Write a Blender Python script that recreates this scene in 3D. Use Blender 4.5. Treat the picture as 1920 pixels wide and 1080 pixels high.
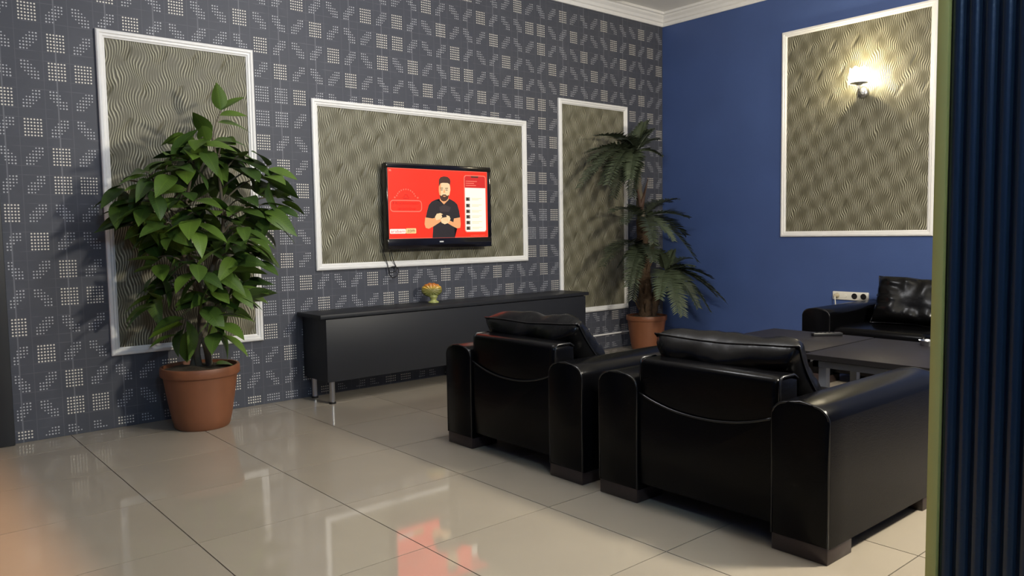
import bpy, bmesh, math, random
from mathutils import Vector, Matrix, noise, Euler
PI = math.pi
R = math.radians
for o in list(bpy.data.objects): bpy.data.objects.remove(o)
SC = bpy.context.scene
COL = SC.collection

# ------------------------------------------------------------------ camera
YAW, PITCH, ROLL = 0.7049, 0.0721, 0.0155
CAM = Vector((-0.316, -4.994, 1.122))
fw = Vector((math.sin(YAW)*math.cos(PITCH), math.cos(YAW)*math.cos(PITCH), -math.sin(PITCH)))
r0 = Vector((math.cos(YAW), -math.sin(YAW), 0)); d0 = fw.cross(r0)
rt = math.cos(ROLL)*r0 + math.sin(ROLL)*d0
dn = -math.sin(ROLL)*r0 + math.cos(ROLL)*d0
cd = bpy.data.cameras.new('camera'); cam = bpy.data.objects.new('camera', cd); COL.objects.link(cam)
m3 = Matrix((rt, -dn, -fw)).transposed()
cam.matrix_world = Matrix.Translation(CAM) @ m3.to_4x4()
cd.sensor_width = 36; cd.sensor_fit = 'HORIZONTAL'; cd.lens = 1462.9/1920*36; cd.clip_start = 0.02
SC.camera = cam

# ------------------------------------------------------------------ world, exposure
w = bpy.data.worlds.new('world'); SC.world = w; w.use_nodes = True
w.node_tree.nodes['Background'].inputs[0].default_value = (0.55, 0.62, 0.75, 1)
w.node_tree.nodes['Background'].inputs[1].default_value = 0.05
vs = SC.view_settings
vs.view_transform = 'Standard'; vs.look = 'None'; vs.exposure = 0.0; vs.gamma = 1.0
vs.use_curve_mapping = False

# invented globe lamps, out of view, added to light the room (position, power, colour); their glass is built below
ADDED_LAMPS = [((2.95, -4.50, 1.95), 490, (1.0, 0.93, 0.78)),
         ((2.2, -2.2, 2.85), 98, (0.97, 0.97, 1.0)),
         ((-0.15, -6.2, 2.80), 170, (0.55, 0.80, 1.0))]
for p, e, c in ADDED_LAMPS:
    l = bpy.data.lights.new('added_lamp_source', 'POINT'); l.energy = e; l.color = c; l.shadow_soft_size = 0.13
    o = bpy.data.objects.new('added_lamp_source', l); COL.objects.link(o); o.location = p

# ------------------------------------------------------------------ node helpers
class V:
    nt = None
    def __init__(s, k): s.k = k
    @staticmethod
    def m(op, *a):
        n = V.nt.nodes.new('ShaderNodeMath'); n.operation = op
        for i, x in enumerate(a):
            if isinstance(x, V): V.nt.links.new(x.k, n.inputs[i])
            else: n.inputs[i].default_value = x
        return V(n.outputs[0])
    def __add__(s, o): return V.m('ADD', s, o)
    __radd__ = __add__
    def __sub__(s, o): return V.m('SUBTRACT', s, o)
    def __rsub__(s, o): return V.m('SUBTRACT', o, s)
    def __mul__(s, o): return V.m('MULTIPLY', s, o)
    __rmul__ = __mul__
    def __truediv__(s, o): return V.m('DIVIDE', s, o)
    def sin(s): return V.m('SINE', s)
    def abs(s): return V.m('ABSOLUTE', s)
    def fract(s): return V.m('FRACT', s)
    def pow(s, p): return V.m('POWER', s, p)
    def lt(s, o): return V.m('LESS_THAN', s, o)
    def clamp(s): return V.m('MINIMUM', V.m('MAXIMUM', s, 0.0), 1.0)
    def max(s, o): return V.m('MAXIMUM', s, o)

MATS = {}
def mat(name, col=(0.5, 0.5, 0.5), rough=0.5, metal=0.0, spec=0.5, emit=None, es=0.0, coat=0.0,
        vary=0.0, nscale=8.0, bump=0.0, bscale=60.0, rvary=0.0, objrand=0.0):
    if name in MATS: return MATS[name]
    m = bpy.data.materials.new(name); m.use_nodes = True; nt = m.node_tree
    b = nt.nodes['Principled BSDF']
    b.inputs['Base Color'].default_value = (*col, 1); b.inputs['Roughness'].default_value = rough
    b.inputs['Metallic'].default_value = metal; b.inputs['Specular IOR Level'].default_value = spec
    b.inputs['Coat Weight'].default_value = coat
    if emit: b.inputs['Emission Color'].default_value = (*emit, 1); b.inputs['Emission Strength'].default_value = es
    tc = nt.nodes.new('ShaderNodeTexCoord')
    if vary or rvary or objrand:
        n = nt.nodes.new('ShaderNodeTexNoise'); n.inputs['Scale'].default_value = nscale; n.inputs['Detail'].default_value = 5
        nt.links.new(tc.outputs['Object'], n.inputs['Vector'])
        V.nt = nt
        f = V(n.outputs['Fac'])
        if vary or objrand:
            k = (f - 0.5) * (2*vary) + 1.0
            if objrand:
                oi = nt.nodes.new('ShaderNodeObjectInfo')
                k = k * ((V(oi.outputs['Random']) - 0.5) * (2*objrand) + 1.0)
            mx = nt.nodes.new('ShaderNodeVectorMath'); mx.operation = 'SCALE'
            mx.inputs[0].default_value = col; nt.links.new(k.k, mx.inputs['Scale'])
            nt.links.new(mx.outputs[0], b.inputs['Base Color'])
        if rvary:
            nt.links.new(((f-0.5)*(2*rvary) + rough).k, b.inputs['Roughness'])
    if bump:
        n2 = nt.nodes.new('ShaderNodeTexNoise'); n2.inputs['Scale'].default_value = bscale; n2.inputs['Detail'].default_value = 4
        nt.links.new(tc.outputs['Object'], n2.inputs['Vector'])
        bp = nt.nodes.new('ShaderNodeBump'); bp.inputs['Strength'].default_value = bump; bp.inputs['Distance'].default_value = 0.004
        nt.links.new(n2.outputs['Fac'], bp.inputs['Height']); nt.links.new(bp.outputs[0], b.inputs['Normal'])
    MATS[name] = m
    return m

def emis(name, col, s):
    if name in MATS: return MATS[name]
    m = bpy.data.materials.new(name); m.use_nodes = True; nt = m.node_tree
    b = nt.nodes['Principled BSDF']; b.inputs['Base Color'].default_value = (0.01, 0.01, 0.01, 1); b.inputs['Roughness'].default_value = 0.4
    b.inputs['Emission Color'].default_value = (*col, 1); b.inputs['Emission Strength'].default_value = s
    MATS[name] = m; return m

# wallpaper ground with faint seams
def wallpaper_mat():
    m = bpy.data.materials.new('printed_wallpaper'); m.use_nodes = True; nt = m.node_tree; V.nt = nt
    b = nt.nodes['Principled BSDF']
    tc = nt.nodes.new('ShaderNodeTexCoord'); sp = nt.nodes.new('ShaderNodeSeparateXYZ'); nt.links.new(tc.outputs['Object'], sp.inputs[0])
    x, z = V(sp.outputs[0]), V(sp.outputs[2])
    cx = (x - 0.3065)/0.1309; cz = (z - 0.0918)/0.1563
    n = nt.nodes.new('ShaderNodeTexNoise'); n.inputs['Scale'].default_value = 3.2; n.inputs['Detail'].default_value = 8; n.inputs['Roughness'].default_value = 0.65
    nt.links.new(tc.outputs['Object'], n.inputs['Vector'])
    f = V(n.outputs['Fac'])
    vl = ((cx/2.0 + 0.26).fract() - 0.5).abs().lt(0.014)
    vl2 = ((cx + 0.5).fract() - 0.5).abs().lt(0.014) * 0.35
    h1 = ((cz + 0.5 + 0.16).fract() - 0.5).abs().lt(0.012)
    h2 = ((cz + 0.5 - 0.16).fract() - 0.5).abs().lt(0.012)
    n3 = nt.nodes.new('ShaderNodeTexNoise'); n3.inputs['Scale'].default_value = 9; nt.links.new(tc.outputs['Object'], n3.inputs['Vector'])
    brk = ((V(n3.outputs['Fac']) - 0.42) * 5.0).clamp()
    line = (vl.max(vl2) * 0.9).max((h1.max(h2)) * brk * 0.5)
    k = line * (f * 0.9 + 0.2) * 0.85 + ((f - 0.5) * 1.2).clamp() * 0.35
    mx = nt.nodes.new('ShaderNodeMix'); mx.data_type = 'RGBA'
    mx.inputs['A'].default_value = (0.061, 0.065, 0.082, 1); mx.inputs['B'].default_value = (0.20, 0.205, 0.235, 1)
    nt.links.new(k.clamp().k, mx.inputs['Factor']); nt.links.new(mx.outputs['Result'], b.inputs['Base Color'])
    b.inputs['Roughness'].default_value = 0.55; b.inputs['Specular IOR Level'].default_value = 0.35
    return m

# embossed wavy wallpaper in the framed panels
def wave_mat():
    m = bpy.data.materials.new('embossed_wave_paper'); m.use_nodes = True; nt = m.node_tree; V.nt = nt
    b = nt.nodes['Principled BSDF']
    tc = nt.nodes.new('ShaderNodeTexCoord'); sp = nt.nodes.new('ShaderNodeSeparateXYZ'); nt.links.new(tc.outputs['Object'], sp.inputs[0])
    x, z = V(sp.outputs[0]), V(sp.outputs[2])
    n = nt.nodes.new('ShaderNodeTexNoise'); n.inputs['Scale'].default_value = 7; n.inputs['Detail'].default_value = 2
    nt.links.new(tc.outputs['Object'], n.inputs['Vector'])
    nf = V(n.outputs['Fac']) - 0.5
    T = 2*PI
    B = z*(T/0.205)
    a = (B + (x*(T/0.23)).sin()*1.1 + nf*2.5).sin()
    u = x + a*0.011 + nf*0.020
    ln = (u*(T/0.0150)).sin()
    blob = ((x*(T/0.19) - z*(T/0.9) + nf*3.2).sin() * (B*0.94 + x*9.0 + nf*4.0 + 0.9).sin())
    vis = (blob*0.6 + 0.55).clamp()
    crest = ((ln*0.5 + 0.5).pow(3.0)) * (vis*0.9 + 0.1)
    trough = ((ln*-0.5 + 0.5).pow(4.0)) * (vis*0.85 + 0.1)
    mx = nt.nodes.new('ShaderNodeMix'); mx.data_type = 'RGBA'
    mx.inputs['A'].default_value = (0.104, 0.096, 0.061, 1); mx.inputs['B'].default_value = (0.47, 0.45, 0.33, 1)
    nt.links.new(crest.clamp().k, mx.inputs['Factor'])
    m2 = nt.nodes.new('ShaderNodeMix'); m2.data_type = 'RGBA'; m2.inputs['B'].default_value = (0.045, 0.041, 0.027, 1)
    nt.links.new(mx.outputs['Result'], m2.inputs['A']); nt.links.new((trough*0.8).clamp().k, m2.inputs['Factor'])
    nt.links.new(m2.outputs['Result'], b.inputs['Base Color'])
    A2 = ((x - z*0.5 + nf*0.03)*(T/0.19)).sin().max(0.0).pow(8.0); B2 = (z*(T/0.215) + nf*1.5).sin().max(0.0)
    hgt = ln*0.0013*vis - A2*B2*0.009
    bp = nt.nodes.new('ShaderNodeBump'); bp.inputs['Strength'].default_value = 0.8; bp.inputs['Distance'].default_value = 1.0
    nt.links.new(hgt.k, bp.inputs['Height']); nt.links.new(bp.outputs[0], b.inputs['Normal'])
    b.inputs['Roughness'].default_value = 0.5; b.inputs['Specular IOR Level'].default_value = 0.4
    return m

M_wallpaper = wallpaper_mat(); M_wave = wave_mat()
M_dotb = mat('silver_dot_bright', (0.70, 0.67, 0.60), 0.45)
M_dotd = mat('silver_dot_dim', (0.42, 0.43, 0.46), 0.5)
M_blue = mat('blue_wall_paint', (0.050, 0.088, 0.235), 0.5, vary=0.14, nscale=2.5, bump=0.15, bscale=120, spec=0.4)
M_ceil = mat('white_ceiling_paint', (0.78, 0.77, 0.75), 0.6, vary=0.03, bump=0.05, bscale=40)
M_plaster = mat('white_moulding', (0.80, 0.79, 0.77), 0.4, vary=0.04, nscale=20)
M_offwhite = mat('beige_plain_wall', (0.42, 0.38, 0.33), 0.6, vary=0.05)
M_tile = mat('polished_beige_tile', (0.318, 0.276, 0.216), 0.055, spec=1.0, vary=0.07, nscale=3.0, rvary=0.02, objrand=0.03)
M_grout = mat('dark_grout', (0.055, 0.048, 0.040), 0.8)
M_leather = mat('black_leather', (0.0022, 0.0022, 0.0027), 0.21, spec=0.11, bump=0.10, bscale=220, rvary=0.03, nscale=5)
M_leather2 = mat('black_leather_cushion', (0.0028, 0.0028, 0.0031), 0.25, spec=0.22, bump=0.40, bscale=18, rvary=0.05, nscale=6)
M_pipe = mat('black_leather_piping', (0.007, 0.007, 0.008), 0.25, spec=0.5)
M_foot = mat('dark_brown_wood', (0.030, 0.019, 0.017), 0.35, vary=0.3, nscale=30)
M_cab = mat('anthracite_laminate', (0.0165, 0.0175, 0.021), 0.45, spec=0.3, vary=0.06, nscale=30)
M_cabd = mat('anthracite_edge', (0.016, 0.017, 0.020), 0.5)
M_chrome = mat('brushed_chrome', (0.55, 0.55, 0.55), 0.28, metal=1.0)
M_black = mat('black_plastic', (0.010, 0.010, 0.011), 0.35)
M_glossblack = mat('glossy_black_plastic', (0.006, 0.005, 0.006), 0.12, spec=0.6)
M_table = mat('dark_wenge_laminate', (0.012, 0.0108, 0.0135), 0.42, spec=0.10, vary=0.2, nscale=40)
M_tedge = mat('black_table_edge', (0.008, 0.007, 0.008), 0.5)
M_alu = mat('grey_metal_tube', (0.33, 0.35, 0.38), 0.4, metal=0.4)
M_terra = mat('terracotta_plastic', (0.195, 0.070, 0.030), 0.5, vary=0.12, nscale=9, bump=0.05)
M_soil = mat('dry_potting_soil', (0.075, 0.055, 0.034), 0.95, vary=0.6, nscale=60, bump=1.0, bscale=90)
M_bark = mat('grey_brown_bark', (0.105, 0.088, 0.060), 0.8, vary=0.35, nscale=25, bump=0.6, bscale=60)
M_palmbark = mat('fibrous_palm_bark', (0.075, 0.045, 0.024), 0.9, vary=0.5, nscale=30, bump=1.0, bscale=80)
M_sheath = mat('dry_brown_sheath', (0.06, 0.03, 0.018), 0.7, vary=0.3)
M_frond = mat('palm_frond_green', (0.048, 0.062, 0.036), 0.42, vary=0.3, nscale=14, objrand=0.5)
M_gold = mat('olive_gold_trim', (0.47, 0.40, 0.115), 0.40, metal=0.2, vary=0.08, nscale=4)
M_flute = mat('fluted_navy_panel', (0.0065, 0.014, 0.025), 0.26, spec=0.6, vary=0.08, bump=0.08, bscale=150)
M_white = mat('white_plastic', (0.72, 0.70, 0.62), 0.4)
M_dark = mat('dark_door_paint', (0.012, 0.014, 0.018), 0.5)

# leaf materials
def leaf_mat(name, c0, c1):
    m = bpy.data.materials.new(name); m.use_nodes = True; nt = m.node_tree; V.nt = nt
    b = nt.nodes['Principled BSDF']; b.inputs['Roughness'].default_value = 0.42; b.inputs['Specular IOR Level'].default_value = 0.35
    tc = nt.nodes.new('ShaderNodeTexCoord'); sp = nt.nodes.new('ShaderNodeSeparateXYZ'); nt.links.new(tc.outputs['Object'], sp.inputs[0])
    oi = nt.nodes.new('ShaderNodeObjectInfo')
    y = V(sp.outputs[1]).abs(); x = V(sp.outputs[0])
    rib = (1.0 - y*400.0).clamp() * 0.45
    vein = (((x*1.0 - y*0.8)*(2*PI/0.012)).sin()*0.5 + 0.5).pow(6.0) * 0.22
    k = (V(oi.outputs['Random']) * 0.75 + rib.max(vein)).clamp()
    mx = nt.nodes.new('ShaderNodeMix'); mx.data_type = 'RGBA'
    mx.inputs['A'].default_value = (*c0, 1); mx.inputs['B'].default_value = (*c1, 1)
    nt.links.new(k.k, mx.inputs['Factor']); nt.links.new(mx.outputs['Result'], b.inputs['Base Color'])
    return m
M_leaf = leaf_mat('ficus_leaf_green', (0.022, 0.050, 0.012), (0.105, 0.180, 0.022))

# ------------------------------------------------------------------ mesh helpers
def link(name, me, mt=None, parent=None, smooth=False):
    if mt is not None and not me.materials: me.materials.append(mt)
    if smooth:
        for p in me.polygons: p.use_smooth = True
    o = bpy.data.objects.new(name, me); COL.objects.link(o)
    if parent: o.parent = parent
    return o
def obj(name, bm, mt, parent=None, smooth=False, auto=None):
    bmesh.ops.recalc_face_normals(bm, faces=bm.faces)
    me = bpy.data.meshes.new(name); bm.to_mesh(me); bm.free()
    o = link(name, me, mt, parent, smooth)
    if auto:
        me.set_sharp_from_angle(angle=R(auto))
    return o
def thing(name, label, cat, loc=(0, 0, 0), rz=0, group=None):
    o = bpy.data.objects.new(name, None); COL.objects.link(o); o.empty_display_size = 0.1
    o.location = loc; o.rotation_euler = (0, 0, rz); o['label'] = label; o['category'] = cat
    if group: o['group'] = group
    return o
def tag(o, label, cat, group=None):
    o['label'] = label; o['category'] = cat
    if group: o['group'] = group
    return o
def struct(o, label=None):
    o['kind'] = 'structure'
    if label: o['label'] = label
    return o
def box(bm, a, b, bev=0.0, seg=2):
    c = [(a[i]+b[i])/2 for i in range(3)]; s = [abs(b[i]-a[i]) for i in range(3)]
    r = bmesh.ops.create_cube(bm, size=1.0, matrix=Matrix.Translation(c) @ Matrix.Diagonal((*s, 1)))
    if bev:
        es = {e for v in r['verts'] for e in v.link_edges}
        bmesh.ops.bevel(bm, geom=list(es), offset=bev, segments=seg, profile=0.5, affect='EDGES')
def boxo(name, a, b, mt, parent=None, bev=0.0, seg=2):
    bm = bmesh.new(); box(bm, a, b, bev, seg)
    return obj(name, bm, mt, parent, smooth=bev > 0, auto=40 if bev else None)
def lathe(bm, prof, n=32, cap=True, mtx=Matrix()):
    rings = []
    for r, z in prof:
        rings.append([bm.verts.new(mtx @ Vector((r*math.cos(2*PI*i/n), r*math.sin(2*PI*i/n), z))) for i in range(n)])
    for a, b in zip(rings, rings[1:]):
        for i in range(n):
            bm.faces.new((a[i], a[(i+1) % n], b[(i+1) % n], b[i]))
    if cap:
        bm.faces.new(rings[0][::-1]); bm.faces.new(rings[-1])
def tube(bm, pts, rad, n=8, cap=True):
    pts = [Vector(p) for p in pts]
    rads = rad if isinstance(rad, (list, tuple)) else [rad]*len(pts)
    rings = []; prev = None
    for i, p in enumerate(pts):
        t = (pts[min(i+1, len(pts)-1)] - pts[max(i-1, 0)]).normalized()
        if prev is None:
            prev = t.orthogonal().normalized()
        u = (prev - t*prev.dot(t)).normalized(); prev = u
        v = t.cross(u)
        rings.append([bm.verts.new(p + rads[i]*(math.cos(2*PI*k/n)*u + math.sin(2*PI*k/n)*v)) for k in range(n)])
    for a, b in zip(rings, rings[1:]):
        for k in range(n): bm.faces.new((a[k], a[(k+1) % n], b[(k+1) % n], b[k]))
    if cap: bm.faces.new(rings[0][::-1]); bm.faces.new(rings[-1])
def prism(bm, poly, ax, d0, d1):
    """poly: 2D points; extruded along axis ax ('x','y','z') from d0 to d1"""
    def P(a, b, d):
        return {'x': (d, a, b), 'y': (a, d, b), 'z': (a, b, d)}[ax]
    A = [bm.verts.new(P(a, b, d0)) for a, b in poly]; B = [bm.verts.new(P(a, b, d1)) for a, b in poly]
    n = len(poly)
    for i in range(n): bm.faces.new((A[i], A[(i+1) % n], B[(i+1) % n], B[i]))
    bm.faces.new(A[::-1]); bm.faces.new(B)
def bez(p0, p1, p2, n):
    p0, p1, p2 = Vector(p0), Vector(p1), Vector(p2)
    return [(1-t)**2*p0 + 2*t*(1-t)*p1 + t*t*p2 for t in (i/n for i in range(n+1))]
def catmull(pts, n=8):
    P = [Vector(p) for p in pts]; P = [2*P[0]-P[1]] + P + [2*P[-1]-P[-2]]
    out = []
    for i in range(1, len(P)-2):
        for k in range(n):
            t = k/n
            out.append(0.5*((2*P[i]) + (P[i+1]-P[i-1])*t + (2*P[i-1]-5*P[i]+4*P[i+1]-P[i+2])*t*t + (3*P[i]-P[i-1]-3*P[i+1]+P[i+2])*t**3))
    out.append(P[-2]); return out

# ================================================================== SETTING
XB = 5.93; ZC = 3.225; YB = -7.4; XL = -0.78
# floor: grout bed + every tile
fl = struct(boxo('floor', (-3.0, YB, -0.06), (XB+0.1, 0.1, -0.004), M_grout))
tm = {}
T0 = 0.6; YO = -0.315
def tile_mesh(sx, sy):
    k = (round(sx, 3), round(sy, 3))
    if k not in tm:
        bm = bmesh.new(); g = 0.0021
        prism(bm, [(g, g), (sx-g, g), (sx-g, sy-g), (g, sy-g)], 'z', -0.012, 0.0)
        bmesh.ops.recalc_face_normals(bm, faces=bm.faces)
        me = bpy.data.meshes.new('floor_tile'); bm.to_mesh(me); bm.free(); me.materials.append(M_tile); tm[k] = me
    return tm[k]
xs = [-3.0+0.6*i for i in range(0, 15)] + [XB]
ys = [YB] + [YO-0.6*j for j in range(11, -1, -1)] + [0.0]
for i in range(len(xs)-1):
    for j in range(len(ys)-1):
        o = link('tile', tile_mesh(xs[i+1]-xs[i], ys[j+1]-ys[j]), None, fl); o.location = (xs[i], ys[j], 0)

# walls
wt = struct(boxo('wall_back', (0.0, 0.0, 0.0), (XB+0.12, 0.12, ZC+0.08), M_wallpaper))
wr = struct(boxo('wall_right', (XB, YB, 0.0), (XB+0.12, 0.0, ZC+0.08), M_blue))
struct(boxo('wall_front', (-3.0, YB-0.12, 0.0), (XB+0.12, YB, ZC+0.08), M_blue))
struct(boxo('ceiling', (-3.0, YB, ZC), (XB+0.12, 0.12, ZC+0.1), M_ceil))
# invented side wall and passage; opening shaped to edge the warm floor light
bm = bmesh.new()
box(bm, (XL-0.12, -0.62, 0), (XL, 0.0, ZC)); box(bm, (XL-0.12, YB, 0), (XL, -3.6, ZC)); box(bm, (XL-0.12, -3.6, 2.1), (XL, -0.62, ZC))
struct(obj('wall_added_left', bm, M_blue))
bm = bmesh.new(); box(bm, (-3.12, YB, 0), (-3.0, 0.12, ZC)); struct(obj('wall_added_passage', bm, M_offwhite))  # far wall of the invented passage, out of view
bm = bmesh.new(); box(bm, (-3.0, 0.0, 0), (0.0, 0.12, ZC+0.08)); struct(obj('wall_back_side', bm, M_offwhite))

# dark door at the far left of the patterned wall
d = struct(thing('door_1', 'dark door with its casing at the left edge of the patterned wall', 'door'))
del d['category']
boxo('casing', (0.205, -0.045, 0), (0.325, 0.0, 2.12), M_dark, d, 0.006)
boxo('casing', (-0.72, -0.045, 0), (-0.61, 0.0, 2.12), M_dark, d, 0.006)
boxo('casing', (-0.61, -0.045, 2.02), (0.205, 0.0, 2.12), M_dark, d, 0.006)
boxo('door_leaf', (-0.61, -0.02, 0.005), (0.205, 0.0, 2.02), M_dark, d)

# crown mouldings
CROWN = [(0, 3.105), (0.012, 3.105), (0.018, 3.118), (0.018, 3.135), (0.030, 3.142), (0.040, 3.165), (0.060, 3.185), (0.066, 3.198), (0.082, 3.203), (0.082, 3.2245), (0, 3.2245)]
bm = bmesh.new(); prism(bm, [(-a, b) for a, b in CROWN], 'x', XL, XB); struct(obj('trim_1', bm, M_plaster))
bm = bmesh.new(); prism(bm, [(XB-a, b) for a, b in CROWN], 'y', YB, 0.0); struct(obj('trim_2', bm, M_plaster))
# rounded ceiling moulding ring
bm = bmesh.new()
path = []
X0, X1, Y0, Y1, rr = 0.2, 5.22, -3.6, -0.15, 0.16
for cx, cy, a0 in ((X1-rr, Y1-rr, 0), (X0+rr, Y1-rr, 90), (X0+rr, Y0+rr, 180), (X1-rr, Y0+rr, 270)):
    for k in range(9):
        a = R(a0+k*90/8); path.append((cx, cy, math.cos(a), math.sin(a)))
prof = [(-0.03, 0.0), (-0.03, -0.018), (-0.012, -0.034), (0.012, -0.036), (0.028, -0.02), (0.03, 0.0)]
rings = [[bm.verts.new((cx+(rr+p)*ca, cy+(rr+p)*sa, ZC-0.0005+q)) for p, q in prof] for cx, cy, ca, sa in path]
for a, b in zip(rings, rings[1:]+rings[:1]):
    for k in range(len(prof)-1): bm.faces.new((a[k], a[k+1], b[k+1], b[k]))
struct(obj('trim_3', bm, M_plaster))
# skirtings
bs = struct(boxo('baseboard_right', (XB-0.014, YB, 0.0), (XB, 0.0, 0.146), M_blue, None, 0.004))
struct(boxo('trim_4', (4.40, -0.012, 0.138), (5.55, 0.0, 0.152), M_plaster, None, 0.003), 'thin white strip low on the patterned wall')

# ---- printed dots of the wallpaper
PX, PZ, OX, OZ = 0.1309, 0.1563, 0.372, 0.170
FR = [(0.833, 1.753, 0.430, 2.315), (2.150, 4.106, 0.872, 2.050), (4.486, 5.388, 0.372, 2.281)]
rnd = random.Random(5)
vsx, fcs, mi = [], [], []
def dot(x, z, s, k):
    n0 = len(vsx)
    for i in range(6):
        a = PI/6+i*PI/3; vsx.append((x+s*math.cos(a), -0.0007, z+s*math.sin(a)))
    fcs.append(tuple(range(n0, n0+6))); mi.append(k)
EXTRA = {(2, 0), (18, 2), (19, 0), (23, 2), (30, 1), (39, 1), (7, 3)}
for c in range(0, 43):
    for r in range(-1, 19):
        x0, z0 = OX+c*PX, OZ+r*PZ
        base = (3-c) if c < 8 else (13-c) if c < 19 else (22-c)
        rs = base % 4
        pos = (r-rs) % 4      # 0 = square
        if pos == 0 or (c, r % 4) in EXTRA: ty = 'S'
        else:
            cc = (c - {0: 0}.get(0, 0))
            q = (c + r - base) % 4 if False else None
            # distance to the square to the left in this row
            dl = next((k for k in range(1, 5) if ((( (3-(c-k)) if c-k < 8 else (13-(c-k)) if c-k < 19 else (22-(c-k))) - r) % 4) == 0), 2)
            ty = '/' if dl in (1, 3) else '\\'
            if rnd.random() < 0.10: ty = '/' if ty == '\\' else '\\'
        if 11 <= c <= 13 and r <= 12 and ty != 'S' and rnd.random() < 0.55: ty = 'D'
        if 28 <= c <= 30 and 6 <= r <= 13 and ty != 'S' and rnd.random() < 0.5: ty = 'D'
        for i in range(6):
            for j in range(6):
                x, z = x0+(i-2.5)*0.0155, z0+(j-2.5)*0.0175
                if x < 0.335 or x > XB-0.01 or z < 0.012 or z > 3.10: continue
                if any(a-0.004 < x < b+0.004 and e-0.004 < z < g+0.004 for a, b, e, g in FR): continue
                if ty == 'S':
                    dot(x, z, 0.0050, 0)
                elif ty == 'D': dot(x, z, 0.0043 + 0.0012*rnd.random(), 1)
                else:
                    ii = i if ty == '/' else 5-i
                    dd = abs(ii-j)
                    if dd <= 2 and not (dd == 2 and min(i, j, 5-i, 5-j) > 0 and rnd.random() < 0.25):
                        dot(x, z, 0.0052-0.0006*dd, 1)
me = bpy.data.meshes.new('printed_dots'); me.from_pydata(vsx, [], fcs)
me.materials.append(M_dotb); me.materials.append(M_dotd)
me.polygons.foreach_set('material_index', mi)
o = link('printed_dots', me, None, wt); o['kind'] = 'stuff'

# ---- framed panels of embossed paper
def panel(label, loc, rz, W, H, group='white framed panels of embossed wallpaper'):
    """local x along the wall, -y towards the room"""
    t = thing('wall_panel', label, 'wall panel', loc, rz, group)
    fwid = 0.046
    prof = [(0.0, 0.0), (0.0, 0.016), (0.006, 0.022), (0.018, 0.024), (0.024, 0.018), (0.034, 0.018), (0.040, 0.012), (fwid, 0.010), (fwid, 0.0)]
    C = [(0, 0), (W, 0), (W, H), (0, H)]
    sg = [(1, 1), (-1, 1), (-1, -1), (1, -1)]
    for k in range(4):
        bm = bmesh.new(); a, b = k, (k+1) % 4
        rA = [bm.verts.new((C[a][0]+sg[a][0]*p, -q, C[a][1]+sg[a][1]*p)) for p, q in prof]
        rB = [bm.verts.new((C[b][0]+sg[b][0]*p, -q, C[b][1]+sg[b][1]*p)) for p, q in prof]
        for i in range(len(prof)-1): bm.faces.new((rA[i], rA[i+1], rB[i+1], rB[i]))
        bm.faces.new((rA[0], rA[-1], rB[-1], rB[0])); bm.faces.new(rA); bm.faces.new(rB)
        obj('moulding', bm, M_plaster, t)
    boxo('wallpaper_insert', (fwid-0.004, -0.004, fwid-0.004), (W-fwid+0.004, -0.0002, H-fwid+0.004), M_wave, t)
    return t
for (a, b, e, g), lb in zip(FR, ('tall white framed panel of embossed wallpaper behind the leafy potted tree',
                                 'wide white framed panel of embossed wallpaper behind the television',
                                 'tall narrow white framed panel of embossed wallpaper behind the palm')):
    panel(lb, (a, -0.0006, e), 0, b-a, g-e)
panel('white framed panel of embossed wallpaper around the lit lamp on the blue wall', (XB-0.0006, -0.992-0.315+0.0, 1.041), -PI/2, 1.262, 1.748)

# ---- fluted partition with gold edge
PXX, PY = 1.30, -4.366
pt = struct(thing('wall_partition', 'partition clad in fluted dark blue panelling with an olive gold edge strip', 'wall'))
del pt['category']
boxo('core', (PXX+0.012, YB, 0), (PXX+0.12, PY-0.004, ZC), M_dark, pt)
boxo('edge_strip', (PXX-0.004, PY-0.0205, 0), (PXX+0.124, PY, ZC), M_gold, pt, 0.0015)
pitch = 0.0272; fy = PY-0.0215
nfl = 60
for k in range(nfl):
    if k == 0:
        bm = bmesh.new()
        # one flute: rounded rib with a narrow groove
        pr = [(0.012, 0.0), (0.010, -0.001), (0.006, -0.0025), (0.002, -0.0065), (0.0, -0.0125), (0.0015, -0.018), (0.006, -0.0225), (0.0105, -0.0245), (0.0115, -pitch), (0.014, -pitch), (0.014, 0.0)]
        prism(bm, pr, 'z', 0.0, ZC)
        bmesh.ops.recalc_face_normals(bm, faces=bm.faces)
        fme = bpy.data.meshes.new('flute'); bm.to_mesh(fme); bm.free(); fme.materials.append(M_flute)
        for p in fme.polygons: p.use_smooth = True
        fme.set_sharp_from_angle(angle=R(60))
    o = link('flute', fme, None, pt); o.location = (PXX, fy-k*pitch, 0)
boxo('side_panel', (PXX, YB, 0), (PXX+0.012, fy-nfl*pitch, ZC), M_flute, pt)

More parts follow.
